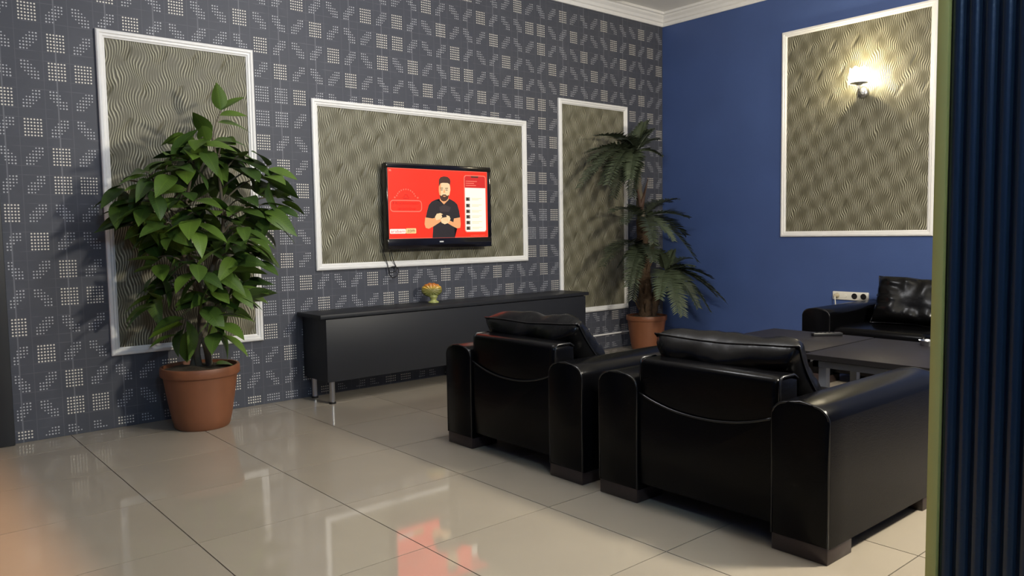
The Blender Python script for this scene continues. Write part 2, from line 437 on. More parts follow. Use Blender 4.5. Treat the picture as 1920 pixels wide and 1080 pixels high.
# ================================================================== ADDED_LAMPS
glm = bpy.data.materials.new('added_globe_glass'); glm.use_nodes = True; nt = glm.node_tree
for n in list(nt.nodes): nt.nodes.remove(n)
out = nt.nodes.new('ShaderNodeOutputMaterial'); mixn = nt.nodes.new('ShaderNodeMixShader'); em = nt.nodes.new('ShaderNodeEmission'); tr = nt.nodes.new('ShaderNodeBsdfTransparent')
em.inputs[0].default_value = (1, 0.96, 0.9, 1); em.inputs[1].default_value = 4.0; mixn.inputs[0].default_value = 0.3
nt.links.new(tr.outputs[0], mixn.inputs[1]); nt.links.new(em.outputs[0], mixn.inputs[2]); nt.links.new(mixn.outputs[0], out.inputs[0])
for i, (p, e, c) in enumerate(ADDED_LAMPS):  # bodies for the invented lamps, all out of view
    lab = ('added globe lamp, out of view over the front armchair', 'added globe lamp, out of view in the middle of the room', 'added cool globe lamp, out of view by the fluted partition')[i]
    t = thing('added_globe_lamp', lab, 'lamp', (p[0], p[1], ZC), 0, 'added globe lamps')
    h = p[2]-ZC
    bm = bmesh.new(); lathe(bm, [(0.055, 0.0), (0.055, -0.018), (0.02, -0.03), (0.008, -0.032), (0.008, h+0.155), (0.03, h+0.150), (0.032, h+0.13)], 20); obj('stem', bm, M_chrome, t, True, 40)
    bm = bmesh.new(); bmesh.ops.create_uvsphere(bm, u_segments=28, v_segments=16, radius=0.14, matrix=Matrix.Translation((0, 0, h))); obj('globe', bm, glm, t, True)

# added spot in the invented passage, throwing warm light on the floor
t = thing('added_downlight', 'added warm ceiling spot in the invented passage, out of view', 'lamp', (-1.32, -1.9, ZC))
bm = bmesh.new(); lathe(bm, [(0.045, -0.012), (0.06, -0.012), (0.06, 0.0), (0.045, 0.0)], 24, cap=False); obj('ring', bm, M_white, t)
bm = bmesh.new(); lathe(bm, [(0.044, -0.004), (0.03, -0.005)], 24); obj('bulb', bm, emis('added_warm_bulb', (1, 0.6, 0.3), 8), t)
l = bpy.data.lights.new('added_spot_source', 'SPOT'); l.energy = 420; l.color = (1, 0.50, 0.22); l.shadow_soft_size = 0.04; l.spot_size = R(64); l.spot_blend = 0.3
lo = bpy.data.objects.new('added_spot_source', l); COL.objects.link(lo); lo.parent = t; lo.location = (0, 0, -0.33); lo.rotation_euler = (0, -R(22), 0)

# wall sconce on the embossed panel of the blue wall
SX, SY = 5.79, -2.045
t = thing('wall_lamp', 'lit wall lamp with a glass shade on the blue wall panel', 'lamp', (SX, SY, 2.0))
bm = bmesh.new(); lathe(bm, [(0.0, 0.0), (0.045, 0.0), (0.048, 0.008), (0.042, 0.020), (0.02, 0.028), (0.0, 0.030)], 28, cap=False,
                        mtx=Matrix.Translation((XB-0.006-SX, 0.03, 0.185)) @ Euler((0, -PI/2, 0)).to_matrix().to_4x4()); obj('wall_plate', bm, M_chrome, t, True, 50)
bm = bmesh.new(); tube(bm, catmull([(XB-0.02-SX, 0.03, 0.185), (0.09, 0.025, 0.165), (0.03, 0.005, 0.165), (0.0, 0.0, 0.195), (0, 0, 0.225)]), 0.008, 10); obj('arm', bm, M_chrome, t, True)
bm = bmesh.new(); lathe(bm, [(0.010, 0.222), (0.030, 0.230), (0.066, 0.238), (0.067, 0.242), (0.008, 0.242)], 24); obj('cup', bm, M_chrome, t, True, 50)
gm = bpy.data.materials.new('glowing_frosted_glass'); gm.use_nodes = True; nt = gm.node_tree
for n in list(nt.nodes): nt.nodes.remove(n)
out = nt.nodes.new('ShaderNodeOutputMaterial'); mixn = nt.nodes.new('ShaderNodeMixShader'); em = nt.nodes.new('ShaderNodeEmission'); tr = nt.nodes.new('ShaderNodeBsdfTransparent')
em.inputs[0].default_value = (1, 0.90, 0.66, 1); em.inputs[1].default_value = 9.0; mixn.inputs[0].default_value = 0.35
nt.links.new(tr.outputs[0], mixn.inputs[1]); nt.links.new(em.outputs[0], mixn.inputs[2]); nt.links.new(mixn.outputs[0], out.inputs[0])
bm = bmesh.new()
# fluted tulip shade, flared and lying open
pf = [(0.082, 0.238), (0.079, 0.262), (0.075, 0.288), (0.071, 0.312), (0.067, 0.336), (0.064, 0.356)]
n = 36; rings = []
for k, (r, z) in enumerate(pf):
    rings.append([bm.verts.new((r*(1+0.05*(k/5)*math.cos(6*2*PI*i/n))*math.cos(2*PI*i/n), r*(1+0.05*(k/5)*math.cos(6*2*PI*i/n))*math.sin(2*PI*i/n), z+0.008*(k/5)*math.cos(6*2*PI*i/n))) for i in range(n)])
for a, b in zip(rings, rings[1:]):
    for i in range(n): bm.faces.new((a[i], a[(i+1) % n], b[(i+1) % n], b[i]))
obj('glass_shade', bm, gm, t, True)
bm = bmesh.new(); bmesh.ops.create_uvsphere(bm, u_segments=16, v_segments=10, radius=0.022, matrix=Matrix.Translation((0, 0, 0.290))); obj('bulb', bm, emis('sconce_bulb', (1, 0.9, 0.7), 60), t, True)
l = bpy.data.lights.new('wall_lamp_source', 'POINT'); l.energy = 75; l.color = (1, 0.86, 0.58); l.shadow_soft_size = 0.026
lo = bpy.data.objects.new('wall_lamp_source', l); COL.objects.link(lo); lo.parent = t; lo.location = (0, 0, 0.290)

# ================================================================== SEATING
def arm_profile(wd, z0, z1, rad, n=6):
    p = [(-wd/2, z0), (wd/2, z0)]
    for k in range(n+1):
        a = k/n*PI/2; p.append((wd/2-rad+rad*math.cos(a), z1-rad*0.8+rad*0.8*math.sin(a) - 0.0))
    p.append((0, z1+0.008))
    for k in range(n+1):
        a = PI/2+k/n*PI/2; p.append((-wd/2+rad+rad*math.cos(a), z1-rad*0.8+rad*0.8*math.sin(a)))
    return p
def seat_unit(name, label, cat, loc, rz, W, D=0.92, nseat=1, group=None):
    """back plane at local x=0, front towards +x, centred on y"""
    t = thing(name, label, cat, loc, rz, group)
    aw = 0.212; zb = 0.055; zt = 0.532
    for s in (-1, 1):
        yc = s*(W/2-aw/2)
        bm = bmesh.new(); pr = [(a+yc, b) for a, b in arm_profile(aw, zb, zt, 0.062)]
        # slight belly of the upholstery front to back
        nx = 8; rings = []
        for i in range(nx+1):
            x = D*i/nx
            sw = 1 + 0.012*math.sin(PI*i/nx)
            rings.append([bm.verts.new((x, yc+(a-yc)*sw, b)) for a, b in pr])
        for a, b in zip(rings, rings[1:]):
            for k in range(len(pr)): bm.faces.new((a[k], a[(k+1) % len(pr)], b[(k+1) % len(pr)], b[k]))
        f0 = bm.faces.new(rings[0][::-1]); f1 = bm.faces.new(rings[-1])
        bmesh.ops.bevel(bm, geom=list(f0.edges)+list(f1.edges), offset=0.012, segments=3, profile=0.5, affect='EDGES')
        ar = obj('armrest', bm, M_leather, t, True, 50)
        for x in (0.004, D-0.004):
            bm = bmesh.new(); pp = [(x, a, b) for a, b in pr[1:]] + [(x, pr[0][0], pr[0][1])]
            pp = [(x, yc+(q[1]-yc)*0.975, q[2]-0.004 if q[2] > 0.3 else q[2]+0.004) for q in pp]
            tube(bm, pp, 0.0045, 6); obj('piping', bm, M_pipe, ar, True)
        for x in (0.0, D-0.17):
            boxo('foot', (x+0.004, yc-aw/2+0.003, 0.0), (x+0.172, yc+aw/2-0.003, zb+0.004), M_foot, t, 0.003)
    wi = W-2*aw; hw = wi/2
    # lower back shell with a dipping top edge
    bm = bmesh.new(); N = 20
    top = [(-hw+2*hw*k/N, 0.408+0.055*abs(2*k/N-1)**2.2) for k in range(N+1)]
    pr = [(hw, 0.085), (-hw, 0.085)] + top
    prism(bm, pr, 'x', 0.012, 0.07)
    fs = [f for f in bm.faces if abs(f.normal.x) > 0.9 and f.calc_center_median().x < 0.03]
    bm.normal_update()
    ed = [e for f in bm.faces if len(f.verts) > 6 and f.calc_center_median().x < 0.03 for e in f.edges]
    bmesh.ops.bevel(bm, geom=ed, offset=0.008, segments=2, profile=0.5, affect='EDGES')
    ls = obj('back_shell', bm, M_leather, t, True, 40)
    bm = bmesh.new(); tube(bm, [(0.016, a, b-0.003) for a, b in top], 0.005, 6); obj('piping', bm, M_pipe, ls, True)
    # upper back roll
    bm = bmesh.new(); box(bm, (0.022, -hw-0.012, 0.36), (0.17, hw+0.012, 0.607), 0.028, 4)
    for v in bm.verts:
        if v.co.z > 0.5: v.co.z -= 0.012*(abs(v.co.y)/hw)**2 * 0.5
        if v.co.x < 0.06: v.co.x -= 0.006*math.cos(v.co.y/hw*PI/2)
    ub = obj('backrest', bm, M_leather, t, True, 50)
    for s in (-1, 1):
        bm = bmesh.new(); yy = s*(hw+0.010)
        tube(bm, [(0.040, yy, 0.44), (0.036, yy, 0.55), (0.040, yy, 0.588), (0.055, yy, 0.600), (0.13, yy, 0.600), (0.155, yy, 0.585)], 0.0055, 6); obj('piping', bm, M_pipe, ub, True)
    boxo('seat_base', (0.07, -hw, 0.075), (D-0.03, hw, 0.29), M_leather, t, 0.015)
    for k in range(nseat):
        a = -hw+2*hw*k/nseat; b = -hw+2*hw*(k+1)/nseat
        bm = bmesh.new(); box(bm, (0.165, a+0.006, 0.285), (D-0.005, b-0.006, 0.41), 0.04, 4)
        obj('seat_cushion', bm, M_leather, t, True, 50)
    return t
seat_unit('armchair', 'black leather armchair nearer the television cabinet, seen from behind', 'armchair', (2.09, -2.118, 0), 0, 1.01, group='black leather armchairs')
seat_unit('armchair', 'large black leather armchair in front, nearest the fluted partition', 'armchair', (2.09, -3.238, 0), 0, 1.03, group='black leather armchairs')
seat_unit('sofa', 'black leather sofa standing against the blue wall behind the tables', 'sofa', (5.91, -2.03-0.875, 0), PI, 1.75, D=0.91, nseat=2)

def cushion(label, loc, rot, w, h, th, seed, wr=0.012):
    """w along local y, h along local z, thickness along x"""
    bm = bmesh.new(); N = 36; M = 24; sv = Vector((seed*7.3, seed*3.1, 0))
    fr, bk = {}, {}
    for i in range(N+1):
        for j in range(M+1):
            u, v = -1+2*i/N, -1+2*j/M
            e = max(0.0, (1-abs(u)**5.0)*(1-abs(v)**5.0))**0.42
            pin = 1-0.07*(1-v*v)*abs(u)**4
            pin2 = 1-0.09*(1-u*u)*abs(v)**4
            y, z = u*w/2*pin, v*h/2*pin2
            nz = noise.noise(Vector((y*9, z*9, 0))+sv)
            # creases that run in from the seam
            cr = math.sin(14*math.atan2(v, u)+3*nz+seed)*(max(abs(u), abs(v))**4)*(1-max(abs(u), abs(v))**10)
            sag = noise.noise(Vector((y*4, z*4, 5))+sv)*0.020
            x = th/2*e*(1+0.25*nz) + wr*cr*e + sag*e
            x2 = -th/2*e*(1+0.25*nz) - wr*cr*e + sag*e
            ez = z + 0.010*noise.noise(Vector((y*6, 0, 9))+sv)*(abs(v)**3)
            fr[i, j] = bm.verts.new((x, y, ez))
            if i in (0, N) or j in (0, M): bk[i, j] = fr[i, j]
            else: bk[i, j] = bm.verts.new((x2, y, ez))
    for i in range(N):
        for j in range(M):
            bm.faces.new((fr[i, j], fr[i+1, j], fr[i+1, j+1], fr[i, j+1]))
            bm.faces.new((bk[i, j], bk[i, j+1], bk[i+1, j+1], bk[i+1, j]))
    t = thing('cushion', label, 'cushion', loc, 0, 'black leather cushions')
    t.rotation_euler = rot
    obj('cover', bm, M_leather2, t, True)
    bm = bmesh.new()
    loop = []
    for k in range(81):
        q = k/80*4; s = int(q) % 4; f = (q-int(q))*2-1
        u, v = [(f, -1), (1, f), (-f, 1), (-1, -f)][s]
        pin = 1-0.07*(1-v*v)*abs(u)**4; pin2 = 1-0.09*(1-u*u)*abs(v)**4
        y, z = u*w/2*pin, v*h/2*pin2
        ez = z + 0.010*noise.noise(Vector((y*6, 0, 9))+sv)*(abs(v)**3)
        loop.append((0, y, ez))
    tube(bm, loop, 0.0045, 6); obj('seam_piping', bm, M_pipe, t, True)
    return t
cushion('slumped black leather cushion on the armchair nearer the television', (2.385, -2.085, 0.540), (R(-1), R(-42), R(4)), 0.66, 0.37, 0.19, 1.0)
cushion('plump black leather cushion on the front armchair', (2.375, -3.225, 0.548), (R(-1), R(-40), R(2)), 0.645, 0.37, 0.19, 2.0)
cushion('crumpled black leather cushion in the sofa corner', (5.48, -2.685, 0.570), (R(3), R(22), R(8)), 0.66, 0.36, 0.24, 3.0, 0.02)

# ================================================================== TABLES
def table(label, a, b):
    t = thing('coffee_table', label, 'table', ((a[0]+b[0])/2, (a[1]+b[1])/2, 0), 0, 'dark coffee tables')
    hx, hy = (b[0]-a[0])/2, (b[1]-a[1])/2
    tp = boxo('table_top', (-hx, -hy, 0.474), (hx, hy, 0.5), M_table, t, 0.002)
    for s in (-1, 1):
        boxo('edge_band', (-hx-0.0015, s*hy-0.001, 0.474), (hx+0.0015, s*hy+0.001, 0.4985), M_tedge, tp)
        boxo('edge_band', (s*hx-0.001, -hy, 0.474), (s*hx+0.001, hy, 0.4985), M_tedge, tp)
    q = 0.03
    for s in (-1, 1):
        boxo('rail', (-hx+0.03, s*(hy-0.045)-q/2, 0.436), (hx-0.03, s*(hy-0.045)+q/2, 0.466), M_alu, t)
        boxo('rail', (s*(hx-0.045)-q/2, -hy+0.03, 0.436), (s*(hx-0.045)+q/2, hy-0.03, 0.466), M_alu, t)
        for s2 in (-1, 1):
            boxo('leg', (s*(hx-0.06)-0.02, s2*(hy-0.075)-0.02, 0), (s*(hx-0.06)+0.02, s2*(hy-0.075)+0.02, 0.44), M_alu, t, 0.003)
    return t
table('dark coffee table nearer the palm, with the remote control on it', (3.335, -3.003), (4.03, -2.385))
table('dark coffee table beside the front armchair, half behind the partition', (3.25, -3.70), (4.015, -3.018))

t = thing('remote_control', 'black remote control lying on the dark table', 'remote control', (3.93, -2.78, 0.5), R(-40))
bm = bmesh.new(); box(bm, (-0.085, -0.022, 0.0), (0.085, 0.022, 0.018), 0.005, 2); obj('body', bm, M_black, t, True, 40)
for i in range(5):
    for j in range(3):
        bm = bmesh.new(); lathe(bm, [(0.0045, 0.018), (0.0045, 0.020), (0.003, 0.0205)], 8, mtx=Matrix.Translation((-0.06+i*0.024, -0.012+j*0.012, 0))); obj('button', bm, M_pipe, t)
t = thing('ashtray', 'small shiny metal ashtray on the table beside the partition edge', 'ashtray', (3.93, -3.335, 0.5))
bm = bmesh.new(); lathe(bm, [(0.0, 0.004), (0.034, 0.004), (0.042, 0.026), (0.046, 0.026), (0.040, 0.0), (0.0, 0.0)], 24, cap=False); obj('bowl', bm, M_chrome, t, True, 40)
for k in range(3):
    a = k*2*PI/3; bm = bmesh.new(); tube(bm, [(0.040*math.cos(a), 0.040*math.sin(a), 0.0265), (0.048*math.cos(a), 0.048*math.sin(a), 0.0265)], 0.004, 8); obj('rest_notch', bm, M_chrome, t)

# ================================================================== TV CABINET
t = thing('tv_cabinet', 'long low anthracite cabinet on metal legs under the television', 'cabinet', (0, 0, 0))
CX0, CX1, CYF, CYB = 2.035, 4.45, -0.355, -0.012
boxo('cabinet_top', (CX0-0.04, CYF-0.004, 0.572), (CX1+0.04, CYB, 0.598), M_cab, t, 0.002)
boxo('body', (CX0, CYF+0.018, 0.152), (CX1, CYB, 0.571), M_cabd, t)
n = 1
boxo('front_panel', (CX0-0.001, CYF, 0.152), (CX1+0.001, CYF+0.0175, 0.566), M_cab, t, 0.0015)
def cleg(x, y):
    bm = bmesh.new(); lathe(bm, [(0.019, 0.012), (0.019, 0.152)], 20, mtx=Matrix.Translation((x, y, 0))); lg = obj('leg', bm, M_chrome, t, True, 40)
    bm = bmesh.new(); lathe(bm, [(0.024, 0.0), (0.024, 0.012), (0.019, 0.014)], 20, mtx=Matrix.Translation((x, y, 0))); obj('leg_foot', bm, M_black, lg, True, 40)
for x in (2.085, 3.24, 4.40):
    cleg(x, -0.312); cleg(x, -0.055)

# shell ornament on the cabinet
t = thing('shell_ornament', 'orange and green glass shell ornament on the cabinet', 'ornament', (3.02, -0.16, 0.598), R(-35))
om = bpy.data.materials.new('coloured_glass'); om.use_nodes = True; nt = om.node_tree; b = nt.nodes['Principled BSDF']
tc = nt.nodes.new('ShaderNodeTexCoord'); sp = nt.nodes.new('ShaderNodeSeparateXYZ'); nt.links.new(tc.outputs['Object'], sp.inputs[0])
rp = nt.nodes.new('ShaderNodeValToRGB'); V.nt = nt
nt.links.new((V(sp.outputs[2])/0.165).clamp().k, rp.inputs[0])
cr = rp.color_ramp
cr.elements[0].position = 0.0; cr.elements[0].color = (0.42, 0.45, 0.14, 1); cr.elements[1].position = 1.0; cr.elements[1].color = (0.45, 0.09, 0.012, 1)
for p, c in ((0.22, (0.48, 0.50, 0.17, 1)), (0.42, (0.22, 0.23, 0.07, 1)), (0.62, (0.30, 0.27, 0.07, 1)), (0.72, (0.75, 0.46, 0.06, 1)), (0.82, (0.62, 0.20, 0.02, 1))):
    e = cr.elements.new(p); e.color = c
nt.links.new(rp.outputs[0], b.inputs['Base Color']); b.inputs['Roughness'].default_value = 0.15; b.inputs['Transmission Weight'].default_value = 0.25; b.inputs['Coat Weight'].default_value = 0.5
bm = bmesh.new(); N = 84; M = 12; g = {}
for side in (-1, 1):
    for i in range(N+1):
        for j in range(M+1):
            a = 2*PI*i/N; r = j/M
            up = max(0.0, math.sin(a)); rib = 1+0.045*math.cos(a*14)*r*up
            rad = r*(0.078)*rib
            y = side*(0.034*(1-r**2)**0.5*(1+0.13*math.cos(a*14)*r) + 0.002)
            g[side, i, j] = bm.verts.new((rad*math.cos(a)*1.0-0.012, y - 0.012*r*r*up, 0.095+rad*math.sin(a)*(0.72 if math.sin(a) > 0 else 0.66)))
    for i in range(N):
        for j in range(M): bm.faces.new((g[side, i, j], g[side, i+1, j], g[side, i+1, j+1], g[side, i, j+1]))
for i in range(N): bm.faces.new((g[-1, i, M], g[-1, i+1, M], g[1, i+1, M], g[1, i, M]))
bmesh.ops.remove_doubles(bm, verts=bm.verts, dist=0.0004)
obj('shell', bm, om, t, True)
bm = bmesh.new(); lathe(bm, [(0.0, 0.0), (0.040, 0.0), (0.043, 0.006), (0.036, 0.012), (0.024, 0.017), (0.022, 0.026), (0.028, 0.036), (0.034, 0.046), (0.030, 0.058), (0.0, 0.062)], 28, cap=False); obj('base', bm, om, t, True)

# ================================================================== TELEVISION
t = thing('television', 'black flat television on the wall showing a red advert', 'television', (2.63, -0.12, 1.08))
x0, x1, z0, z1 = 0.034, 0.995, -0.072, 0.553
s0, s1, q0, q1 = 0.045, 0.958, 0.003, 0.516      # picture
for nm, a, b in (('bezel', (x0, 0, q1), (x1, 0.05, z1)), ('bezel', (x0, 0, z0), (x1, 0.05, q0)), ('bezel', (x0, 0, q0), (s0, 0.05, q1)), ('bezel', (s1, 0, q0), (x1, 0.05, q1))):
    boxo(nm, a, b, M_glossblack, t, 0.003)
boxo('housing', (x0+0.004, 0.03, z0+0.004), (x1-0.004, 0.078, z1-0.004), M_black, t, 0.006)
boxo('wall_bracket', (0.35, 0.078, 0.10), (0.68, 0.114, 0.42), M_black, t)
TVS = 1.0
E_red = emis('screen_red', (1.0, 0.016, 0.002), 1.6); E_red2 = emis('screen_dark_red', (0.72, 0.012, 0.01), 1.0)
E_wh = emis('screen_white', (1, 0.95, 0.80), 1.1); E_pink = emis('screen_pink', (1.0, 0.20, 0.13), 1.0)
E_skin = emis('screen_skin', (0.95, 0.42, 0.17), 1.0); E_skl = emis('screen_skin_light', (1.0, 0.70, 0.38), 1.0)
E_blk = emis('screen_black', (0.018, 0.012, 0.014), 1.0); E_brn = emis('screen_brown', (0.07, 0.025, 0.012), 1.0)
E_yel = emis('screen_yellow', (1, 0.68, 0.28), 1.05); E_gry = emis('screen_grey', (0.22, 0.15, 0.10), 1.0)
E_txt = emis('screen_badge_red', (0.40, 0.010, 0.004), 1.0); E_sh = emis('screen_shirt_grey', (0.045, 0.030, 0.030), 1.0)
scr = boxo('screen', (s0, 0.002, q0), (s1, 0.03, q1), E_red, t)
lay = [0]
def flat(name, poly, mt, par=None):
    lay[0] += 1
    y = 0.0018-lay[0]*0.00004
    bm = bmesh.new(); bm.faces.new([bm.verts.new((a, y, max(b, q0+0.001))) for a, b in poly])
    bmesh.ops.triangulate(bm, faces=bm.faces)
    me = bpy.data.meshes.new(name); bm.to_mesh(me); bm.free()
    return link(name, me, mt, par or scr)
def ring(poly, wd):
    cx = sum(p[0] for p in poly)/len(poly); cz = sum(p[1] for p in poly)/len(poly)
    n = len(poly); out = []
    for i, (a, b) in enumerate(poly):
        p, q = Vector(poly[i-1]), Vector(poly[(i+1) % n]); tt = (q-p).normalized(); nn = Vector((tt.y, -tt.x))
        if nn.dot(Vector((a-cx, b-cz))) > 0: nn = -nn
        out.append((a+nn.x*wd, b+nn.y*wd))
    return out
def outline(name, poly, wd, mt):
    lay[0] += 1; y = 0.0018-lay[0]*0.00004
    inn = ring(poly, wd); bm = bmesh.new(); n = len(poly)
    A = [bm.verts.new((a, y, b)) for a, b in poly]; B = [bm.verts.new((a, y, b)) for a, b in inn]
    for i in range(n): bm.faces.new((A[i], A[(i+1) % n], B[(i+1) % n], B[i]))
    me = bpy.data.meshes.new(name); bm.to_mesh(me); bm.free(); return link(name, me, mt, scr)
def rrect(a, b, c, d, r, n=5):
    p = []
    for cx, cz, a0 in ((c-r, d-r, 0), (a+r, d-r, 90), (a+r, b+r, 180), (c-r, b+r, 270)):
        for k in range(n+1): p.append((cx+r*math.cos(R(a0+90*k/n)), cz+r*math.sin(R(a0+90*k/n))))
    return p
def text(name, s, x, z, h, wmax, mt, par=None):
    cu = bpy.data.curves.new(name, 'FONT'); cu.body = s; cu.size = 1.0
    ob = bpy.data.objects.new(name, cu); COL.objects.link(ob)
    dg = bpy.context.evaluated_depsgraph_get(); me = bpy.data.meshes.new_from_object(ob.evaluated_get(dg))
    COL.objects.unlink(ob); bpy.data.objects.remove(ob)
    xs_ = [v.co.x for v in me.vertices]; zs_ = [v.co.y for v in me.vertices]
    sx = wmax/(max(xs_)-min(xs_)); sz = h/(max(zs_)-min(zs_)); mnx, mnz = min(xs_), min(zs_)
    lay[0] += 1; y = 0.0018-lay[0]*0.00004
    for v in me.vertices: v.co = Vector((x+(v.co.x-mnx)*sx, y, z+(v.co.y-mnz)*sz))
    me.name = name
    for p in list(me.materials): pass
    me.materials.clear(); me.materials.append(mt)
    return link(name, me, None, par or scr)
PO = dict(
    hair=[(0.4914, 0.4186), (0.4929, 0.4433), (0.5081, 0.4614), (0.5387, 0.4695), (0.5736, 0.4664), (0.5953, 0.4515), (0.6009, 0.4324), (0.5966, 0.4003), (0.5881, 0.4128), (0.5724, 0.4195), (0.5287, 0.4197), (0.5069, 0.4155), (0.4951, 0.3976), (0.4888, 0.3869)],
    face=[(0.4908, 0.3975), (0.4983, 0.4188), (0.5288, 0.4254), (0.5725, 0.4238), (0.5916, 0.4129), (0.5963, 0.3896), (0.5975, 0.3682), (0.5876, 0.3288), (0.5694, 0.3035), (0.5383, 0.291), (0.5124, 0.2991), (0.4958, 0.3271), (0.4897, 0.3552)],
    beard=[(0.4958, 0.3271), (0.513, 0.3203), (0.5263, 0.3312), (0.5525, 0.3317), (0.5654, 0.3212), (0.5842, 0.3301), (0.5737, 0.3), (0.5557, 0.2841), (0.5319, 0.2795), (0.5121, 0.2863), (0.4995, 0.3045)],
    neck=[(0.5014, 0.3095), (0.5784, 0.3108), (0.5797, 0.293), (0.5348, 0.2568), (0.4974, 0.2882)],
    shirt=[(0.4925, 0.3002), (0.4561, 0.2912), (0.4215, 0.2766), (0.3953, 0.2518), (0.3788, 0.2062), (0.3656, 0.1587), (0.4178, 0.1432), (0.4347, 0.1361), (0.4223, -0.0013), (0.6324, -0.005), (0.63, 0.078), (0.6253, 0.1357), (0.686, 0.1558), (0.6782, 0.2078), (0.6615, 0.2582), (0.6352, 0.2794), (0.6044, 0.2933), (0.5781, 0.3029), (0.535, 0.2639)],
    armL=[(0.3606, 0.1587), (0.4265, 0.1502), (0.4261, 0.1362), (0.4697, 0.1608), (0.4997, 0.1502), (0.5213, 0.143), (0.4946, 0.1218), (0.4334, 0.0903), (0.3903, 0.0731), (0.3634, 0.0803), (0.3533, 0.1084)],
    armR=[(0.6256, 0.1501), (0.686, 0.1587), (0.6892, 0.1065), (0.684, 0.0776), (0.6523, 0.0742), (0.6081, 0.0926), (0.5644, 0.1144), (0.5121, 0.1253), (0.5039, 0.1431), (0.5477, 0.1501), (0.5826, 0.1358), (0.6195, 0.1213)],
    handL=[(0.4482, 0.1608), (0.4661, 0.1855), (0.5008, 0.1913), (0.5223, 0.1821), (0.5174, 0.1608), (0.4952, 0.1431), (0.4604, 0.1361)],
    handR=[(0.4995, 0.1431), (0.5173, 0.1558), (0.5572, 0.1751), (0.5834, 0.168), (0.5935, 0.1465), (0.5751, 0.1179), (0.5378, 0.1059), (0.5076, 0.1182)],
    phone=[(0.5092, 0.1786), (0.5504, 0.1843), (0.5586, 0.1608), (0.5173, 0.1558)])
edge = [(s0, q0), (s1, q0), (s1, q1), (s0, q1)]
outline('picture_border', edge, 0.0035, E_pink)
flat('pictured_man', PO['shirt'], E_blk)
flat('pictured_man', [(0.50, 0.20), (0.58, 0.20), (0.60, 0.235), (0.54, 0.255), (0.49, 0.235)], E_sh)
flat('pictured_man', PO['neck'], E_skin); flat('pictured_man', PO['face'], E_skl)
flat('pictured_man', [(0.4908, 0.3975), (0.4983, 0.4188), (0.512, 0.42), (0.506, 0.37), (0.507, 0.31), (0.4958, 0.3271), (0.4897, 0.3552)], E_skin)
flat('pictured_man', PO['beard'], E_brn)
flat('pictured_man', [(0.5263, 0.322), (0.5545, 0.322), (0.549, 0.315), (0.532, 0.315)], E_skin)
flat('pictured_man', PO['hair'], E_brn)
for ex in (0.516, 0.562):
    flat('pictured_man', [(ex-0.011, 0.369), (ex+0.011, 0.369), (ex+0.009, 0.363), (ex-0.009, 0.363)], E_gry)
    flat('pictured_man', [(ex-0.013, 0.381), (ex+0.013, 0.382), (ex+0.013, 0.377), (ex-0.013, 0.376)], E_brn)
flat('pictured_man', [(0.537, 0.37), (0.543, 0.37), (0.549, 0.345), (0.53, 0.345)], E_skin)
flat('pictured_man', PO['armL'], E_skin); flat('pictured_man', PO['armR'], E_skin)
flat('pictured_man', PO['handL'], E_skl); flat('pictured_man', PO['handR'], E_skl)
for k in range(3):
    xx = 0.525+k*0.016; flat('pictured_man', [(xx, 0.160-k*0.004), (xx+0.003, 0.161-k*0.004), (xx+0.012, 0.135-k*0.004), (xx+0.009, 0.134-k*0.004)], E_skin)
flat('pictured_man', PO['phone'], E_blk)
# phone mock-up
flat('phone_picture', rrect(0.728, 0.042, 0.945, 0.486, 0.022), E_pink)
flat('phone_picture', rrect(0.736, 0.048, 0.938, 0.479, 0.018), E_wh)
flat('phone_picture', [(0.736, 0.388), (0.938, 0.388)]+[p for p in rrect(0.736, 0.388, 0.938, 0.479, 0.018)[:12]], E_red2)
flat('phone_picture', [(0.795, 0.479), (0.872, 0.479), (0.866, 0.467), (0.80, 0.467)], E_brn)
for k, (wd, z) in enumerate(((0.11, 0.442), (0.08, 0.426), (0.10, 0.409))):
    flat('phone_picture', [(0.746, z), (0.746+wd, z), (0.746+wd, z-0.006), (0.746, z-0.006)], E_pink)
for k, z in enumerate((0.300, 0.250, 0.205, 0.163, 0.118, 0.074)):
    flat('phone_picture', [(0.744, z+0.014), (0.782, z+0.014), (0.782, z-0.014), (0.744, z-0.014)], E_gry)
    flat('phone_picture', [(0.750, z+0.008), (0.765, z+0.010), (0.776, z-0.006), (0.752, z-0.010)], E_blk)
    for q, wd in ((0.008, 0.10), (-0.003, 0.07)):
        flat('phone_picture', [(0.80, z+q), (0.80+wd, z+q), (0.80+wd, z+q-0.003), (0.80, z+q-0.003)], E_yel)
# badge
outline('badge', rrect(0.056, 0.198, 0.333, 0.285, 0.028), 0.007, E_pink)
for k in range(11):
    a = R(20+k*14); xx, zz = 0.195+0.085*math.cos(a), 0.290+0.072*math.sin(a)
    flat('badge', [(xx-0.004, zz-0.004), (xx+0.004, zz-0.004), (xx+0.004, zz+0.006), (xx-0.004, zz+0.006)], E_pink)
for xx in (0.098, 0.296):
    flat('badge', [(xx+0.008*math.cos(R(90+k*36))*(1 if k % 2 == 0 else 0.45), 0.303+0.009*math.sin(R(90+k*36))*(1 if k % 2 == 0 else 0.45)) for k in range(10)], E_pink)
outline('badge', [(0.170, 0.295), (0.222, 0.295), (0.222, 0.310), (0.212, 0.312), (0.206, 0.327), (0.186, 0.327), (0.180, 0.312), (0.170, 0.310)], 0.005, E_txt)
text('badge_text', 'Hayalindeki', 0.082, 0.246, 0.028, 0.220, E_txt)
text('badge_text', 'arac\u0131 bul', 0.125, 0.210, 0.026, 0.150, E_txt)
